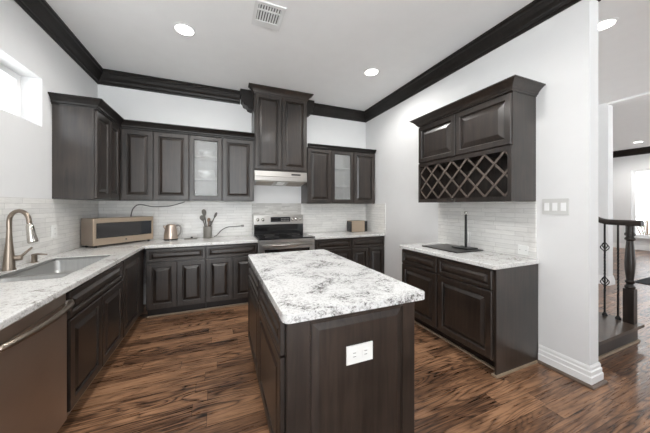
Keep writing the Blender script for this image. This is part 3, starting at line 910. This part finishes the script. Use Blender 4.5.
# bar: black slab and towel rod
sb = finish('counter_slab', slab([2.205, 2.590], [1.865, 2.350], set(), CT+.0006, CT+.0126, bev=.003), M['slab'])
tag(sb, 'thin black rectangular slab lying on the bar worktop', 'slab')
pt = thing('towel_holder', 'slim black upright rod with ring top standing on the black slab', 'towel holder', (2.515, 2.015, CT+.0132))
finish('base', bx(-.105, .060, -.095, .095, 0, .010, .003), M['black'], pt)
finish('rod', tube([(0, 0, .0105), (0, 0, .365)], [.015, .013], 14), M['black'], pt, True, auto=40)
ring = new()
rp = [(.0, .017*math.cos(2*PI*k/16), .385+.017*math.sin(2*PI*k/16)) for k in range(17)]
add_tube(ring, rp, .0045, 8, False)
finish('ring', ring, M['chrome'], pt, True)

# ------------------------------------------------------------------ plates on the walls
def outlet(label, loc, rot, group=None):
    t = thing('wall_outlet', label, 'outlet', loc, rot)
    finish('cover_plate', bx(-.042, .042, -.006, -.0005, -.064, .064, .002), M['plate'], t)
    for zc in (-.026, .026):
        s = finish('socket', bx(-.017, .017, -.0085, -.0062, zc-.017, zc+.017, .001), M['plate'], t)
        finish('slot', bx(-.009, -.006, -.0092, -.0086, zc-.006, zc+.006), M['slot'], s)
        finish('slot', bx(.006, .009, -.0092, -.0086, zc-.006, zc+.006), M['slot'], s)
outlet('white outlet on the tiles left of the microwave', (XL+.0125, 3.30, 1.140), RL)
outlet('white outlet on the bar tiles behind the black rod', (XR-.0125, 2.085, 1.03), RR)
t = thing('wall_plate', 'blank white square plate low on the bar tiles near the white wall end', 'plate', (XR-.0125, 1.502, .975), RR)
finish('cover_plate', bx(-.043, .043, -.006, -.0005, -.043, .043, .002), M['plate'], t)
for xc in (-.026, .026): finish('screw', lathe([(.004, 0), (.003, .0015)], 10), M['slot'], t, loc=(xc, -.0062, 0), rot=(PI/2, 0, 0))
sw = thing('light_switch', 'white three-gang switch plate on the wall beside the wine cabinet', 'switch', (XR-.0005, 1.260, 1.380), RR)
finish('cover_plate', bx(-.092, .092, -.008, -.0005, -.068, .068, .002), M['switch_plate'], sw)
for xc in (-.058, 0, .058):
    finish('rocker', bx(xc-.017, xc+.017, -.0125, -.0082, -.034, .034, .002), M['trim'], sw)

# ------------------------------------------------------------------ ceiling fixtures
def can_light(label, x, y, power, r=.088):
    t = thing('recessed_light', label, 'ceiling light', (x, y, H), 0, 'recessed ceiling lights')
    finish('trim_ring', lathe([(r, -.0005), (r+.018, -.0005), (r+.018, -.004), (r+.004, -.008), (r-.004, -.006), (r-.004, -.0005)], 32, False), M['trim'], t, True, auto=40)
    finish('lens', lathe([(r-.005, -.004), (r-.02, -.0055), (.01, -.006)], 32), M['lens'], t)
    ld = bpy.data.lights.new('lamp', 'SPOT'); ld.energy = power*2.2; ld.spot_size = math.radians(165); ld.spot_blend = .6
    ld.shadow_soft_size = .08; ld.color = (1.0, .985, .955)
    lo_ = bpy.data.objects.new('lamp', ld); C.objects.link(lo_); lo_.parent = t; lo_.location = (0, 0, -.03)
can_light('round recessed ceiling light nearest the left corner cabinets', -.328, 2.97, CAN_POWER)
can_light('round recessed ceiling light right of the hood cabinet', 1.897, 2.95, CAN_POWER)
can_light('round recessed ceiling light in the hall beside the white wall end', 3.54, 1.30, HALL_POWER)
can_light('round recessed ceiling light far off in the room past the hall', 10.95, 3.31, FAR_POWER)
can_light('added out-of-view ceiling light brightening the sink end of the kitchen, above the camera', -.328, 1.2, CAN_POWER)  # unseen lamp, added because the kitchen needs more light
can_light('added out-of-view ceiling light brightening the bar end of the kitchen, above the camera', 1.15, 1.32, CAN_POWER)  # another added lamp out of view, placed to spare the wall end
vt = thing('ceiling_vent', 'white rectangular air vent grille in the ceiling', 'vent', (.43, 2.45, H))
finish('duct_shade', bx(-.115, .115, -.14, .14, -.004, -.001), M['vent_dark'], vt)  # flat plate, dark colour stands in for shade behind the slats
bm = new()
add_box(bm, -.137, -.105, -.162, .162, -.012, -.0005); add_box(bm, .105, .137, -.162, .162, -.012, -.0005)
add_box(bm, -.105, .105, -.162, -.130, -.012, -.0005); add_box(bm, -.105, .105, .080, .162, -.012, -.0005)
add_box(bm, -.105, .105, -.072, -.055, -.011, -.0045)
finish('frame', bm, M['vent'], vt)
for k in range(9):
    x = -.096+k*.024
    bm = new(); vv = []
    for (a, b) in ((-.004, -.0042), (.008, -.0105), (.0095, -.0105), (-.0025, -.0042)): vv.append((x+a, b))
    A = [bm.verts.new((p, -.1299, q)) for p, q in vv]; B = [bm.verts.new((p, .0799, q)) for p, q in vv]
    bm.faces.new(A); bm.faces.new(B[::-1])
    for i in range(4):
        j = (i+1) % 4; bm.faces.new((A[i], A[j], B[j], B[i]))
    finish('slat', bm, M['vent'], vt)

# ------------------------------------------------------------------ hall: landing, railing, mat
ld_ = thing('stair_landing', 'dark wood stair landing one step high behind the white wall end', 'landing', (XR2+.05, 1.20, 0))
LX = 3.965-XR2-.05
finish('riser', bx(0, LX, 0, 2.2, .001, .150), M['rail'], ld_)
finish('tread', bx(0, LX+.035, -.035, 2.2, .1505, .182, .008, 2), M['tread'], ld_)
bm = new(); add_box(bm, 0, LX+.014, -.014, -.0005, .001, .020); add_box(bm, LX+.0005, LX+.014, -.0005, 2.2, .001, .020)
finish('shoe_moulding', bm, M['shoe'], ld_)
ZT = .1825
rl = thing('stair_railing', 'dark wooden stair railing with turned newel post and black iron balusters', 'railing', (3.920, 1.240, ZT))
nw = new()
add_box(nw, -.039, .039, -.039, .039, 0, .35); bevel(nw, .004)
add_lathe(nw, [(0.0344, .35), (0.0396, .362), (0.0396, .375), (0.0292, .385), (0.0258, .400), (0.0353, .415), (0.0353, .430), (0.0267, .440), (0.0292, .47), (0.0370, .56), (0.0387, .62), (0.0344, .72), (0.0275, .82), (0.0258, .845), (0.0378, .855), (0.0396, .868), (0.0292, .882), (0.0292, .892), (0.0396, .902), (0.0396, .918), (0.0310, .930), (0.0310, .99), (0.0327, 1.0)], 20)
finish('newel_post', nw, M['rail'], rl, True, auto=35)
rpath = [(0, -.085, 1.030), (0, 0, 1.030), (0, .10, 1.030), (0, .18, 1.035), (0, .25, 1.065), (0, .34, 1.14), (0, .50, 1.28), (0, .75, 1.49)]
bm = new()
prof = [(-.030, -.030), (.030, -.030), (.034, -.010), (.034, .006), (.022, .022), (0, .028), (-.022, .022), (-.034, .006), (-.034, -.010)]
prev = None; P = spline(rpath, 5)
for i, p in enumerate(P):
    r_ = [bm.verts.new((p.x+a, p.y, p.z+b)) for a, b in prof]
    if prev:
        for k in range(len(prof)):
            q = (k+1) % len(prof); bm.faces.new((prev[k], prev[q], r_[q], r_[k]))
    else: bm.faces.new(r_[::-1])
    prev = r_
bm.faces.new(prev)
finish('handrail', bm, M['rail'], rl, True, auto=40)
def rail_z(y):
    for a, b in zip(P, P[1:]):
        if a.y <= y <= b.y: return a.z+(b.z-a.z)*(y-a.y)/max(b.y-a.y, 1e-6)
    return P[-1].z
for i in range(6):
    y = .085+.102*i; top = rail_z(y)-.031
    bm = new()
    n = 60; pr = []
    z0, z1 = .012, top
    prev = None
    for k in range(n+1):
        z = z0+(z1-z0)*k/n
        tw = 0 if not (.25 < (z-z0)/(z1-z0) < .75) else (z-z0)*45
        R = .0095
        r_ = [bm.verts.new((R*math.cos(tw+PI/4+j*PI/2), y+R*math.sin(tw+PI/4+j*PI/2), z)) for j in range(4)]
        if prev:
            for j in range(4): bm.faces.new((prev[j], prev[(j+1)%4], r_[(j+1)%4], r_[j]))
        else: bm.faces.new(r_[::-1])
        prev = r_
    bm.faces.new(prev)
    bl = finish('baluster', bm, M['iron'], rl)
    finish('shoe_cap', lathe([(.024, 0), (.024, .012), (.014, .030), (.011, .034)], 12), M['iron'], bl, True, loc=(0, y, .0003), auto=40)
    if i % 2 == 1:
        for zc in (.755-.0, .375):
            bm = new()
            for j in range(4):
                pts_ = [(.036*math.sin(PI*s/10)*math.cos(j*PI/2+s*.16), y+.036*math.sin(PI*s/10)*math.sin(j*PI/2+s*.16), zc-.05+.01*s) for s in range(11)]
                add_tube(bm, pts_, .0045, 6)
            finish('basket', bm, M['iron'], bl, True)

tag(finish('floor_mat', bx(6.95, 8.1, .7, 2.17, .0005, .012, .004), M['rug']), 'dark charcoal mat on the floor of the bright far room', 'mat')

# outside the far window
struct('outside_ground', bx(12.5, 40, -15, 25, -.3, -.2), M['snow'])  # pale ground slab outdoors
sh = thing('shrub', 'bare grey-green shrub outside the far room window', 'shrub', (14.2, 4.05, -.199))
bm = new()
for k in range(14):
    a = random.uniform(0, 2*PI); s = random.uniform(.2, .7)
    add_tube(bm, [(0, 0, 0), (math.cos(a)*s*.5, math.sin(a)*s*.5, .7), (math.cos(a)*s, math.sin(a)*s, random.uniform(1.1, 1.8))], [.02, .012, .004], 5)
finish('branches', bm, M['utensil_wood'], sh)
bm = new()
for k in range(420):
    a = random.uniform(0, 2*PI); rr = .75*math.sqrt(random.random()); z = .5+1.3*random.random()
    c = Vector((rr*math.cos(a), rr*math.sin(a), z)); u = Vector((random.gauss(0,1), random.gauss(0,1), random.gauss(0,1))).normalized()*.035; w = u.orthogonal().normalized()*.02
    bm.faces.new([bm.verts.new(c+d) for d in (-u, w, u, -w)])
fo = finish('foliage', bm, M['leaf'], sh); fo['kind'] = 'stuff'
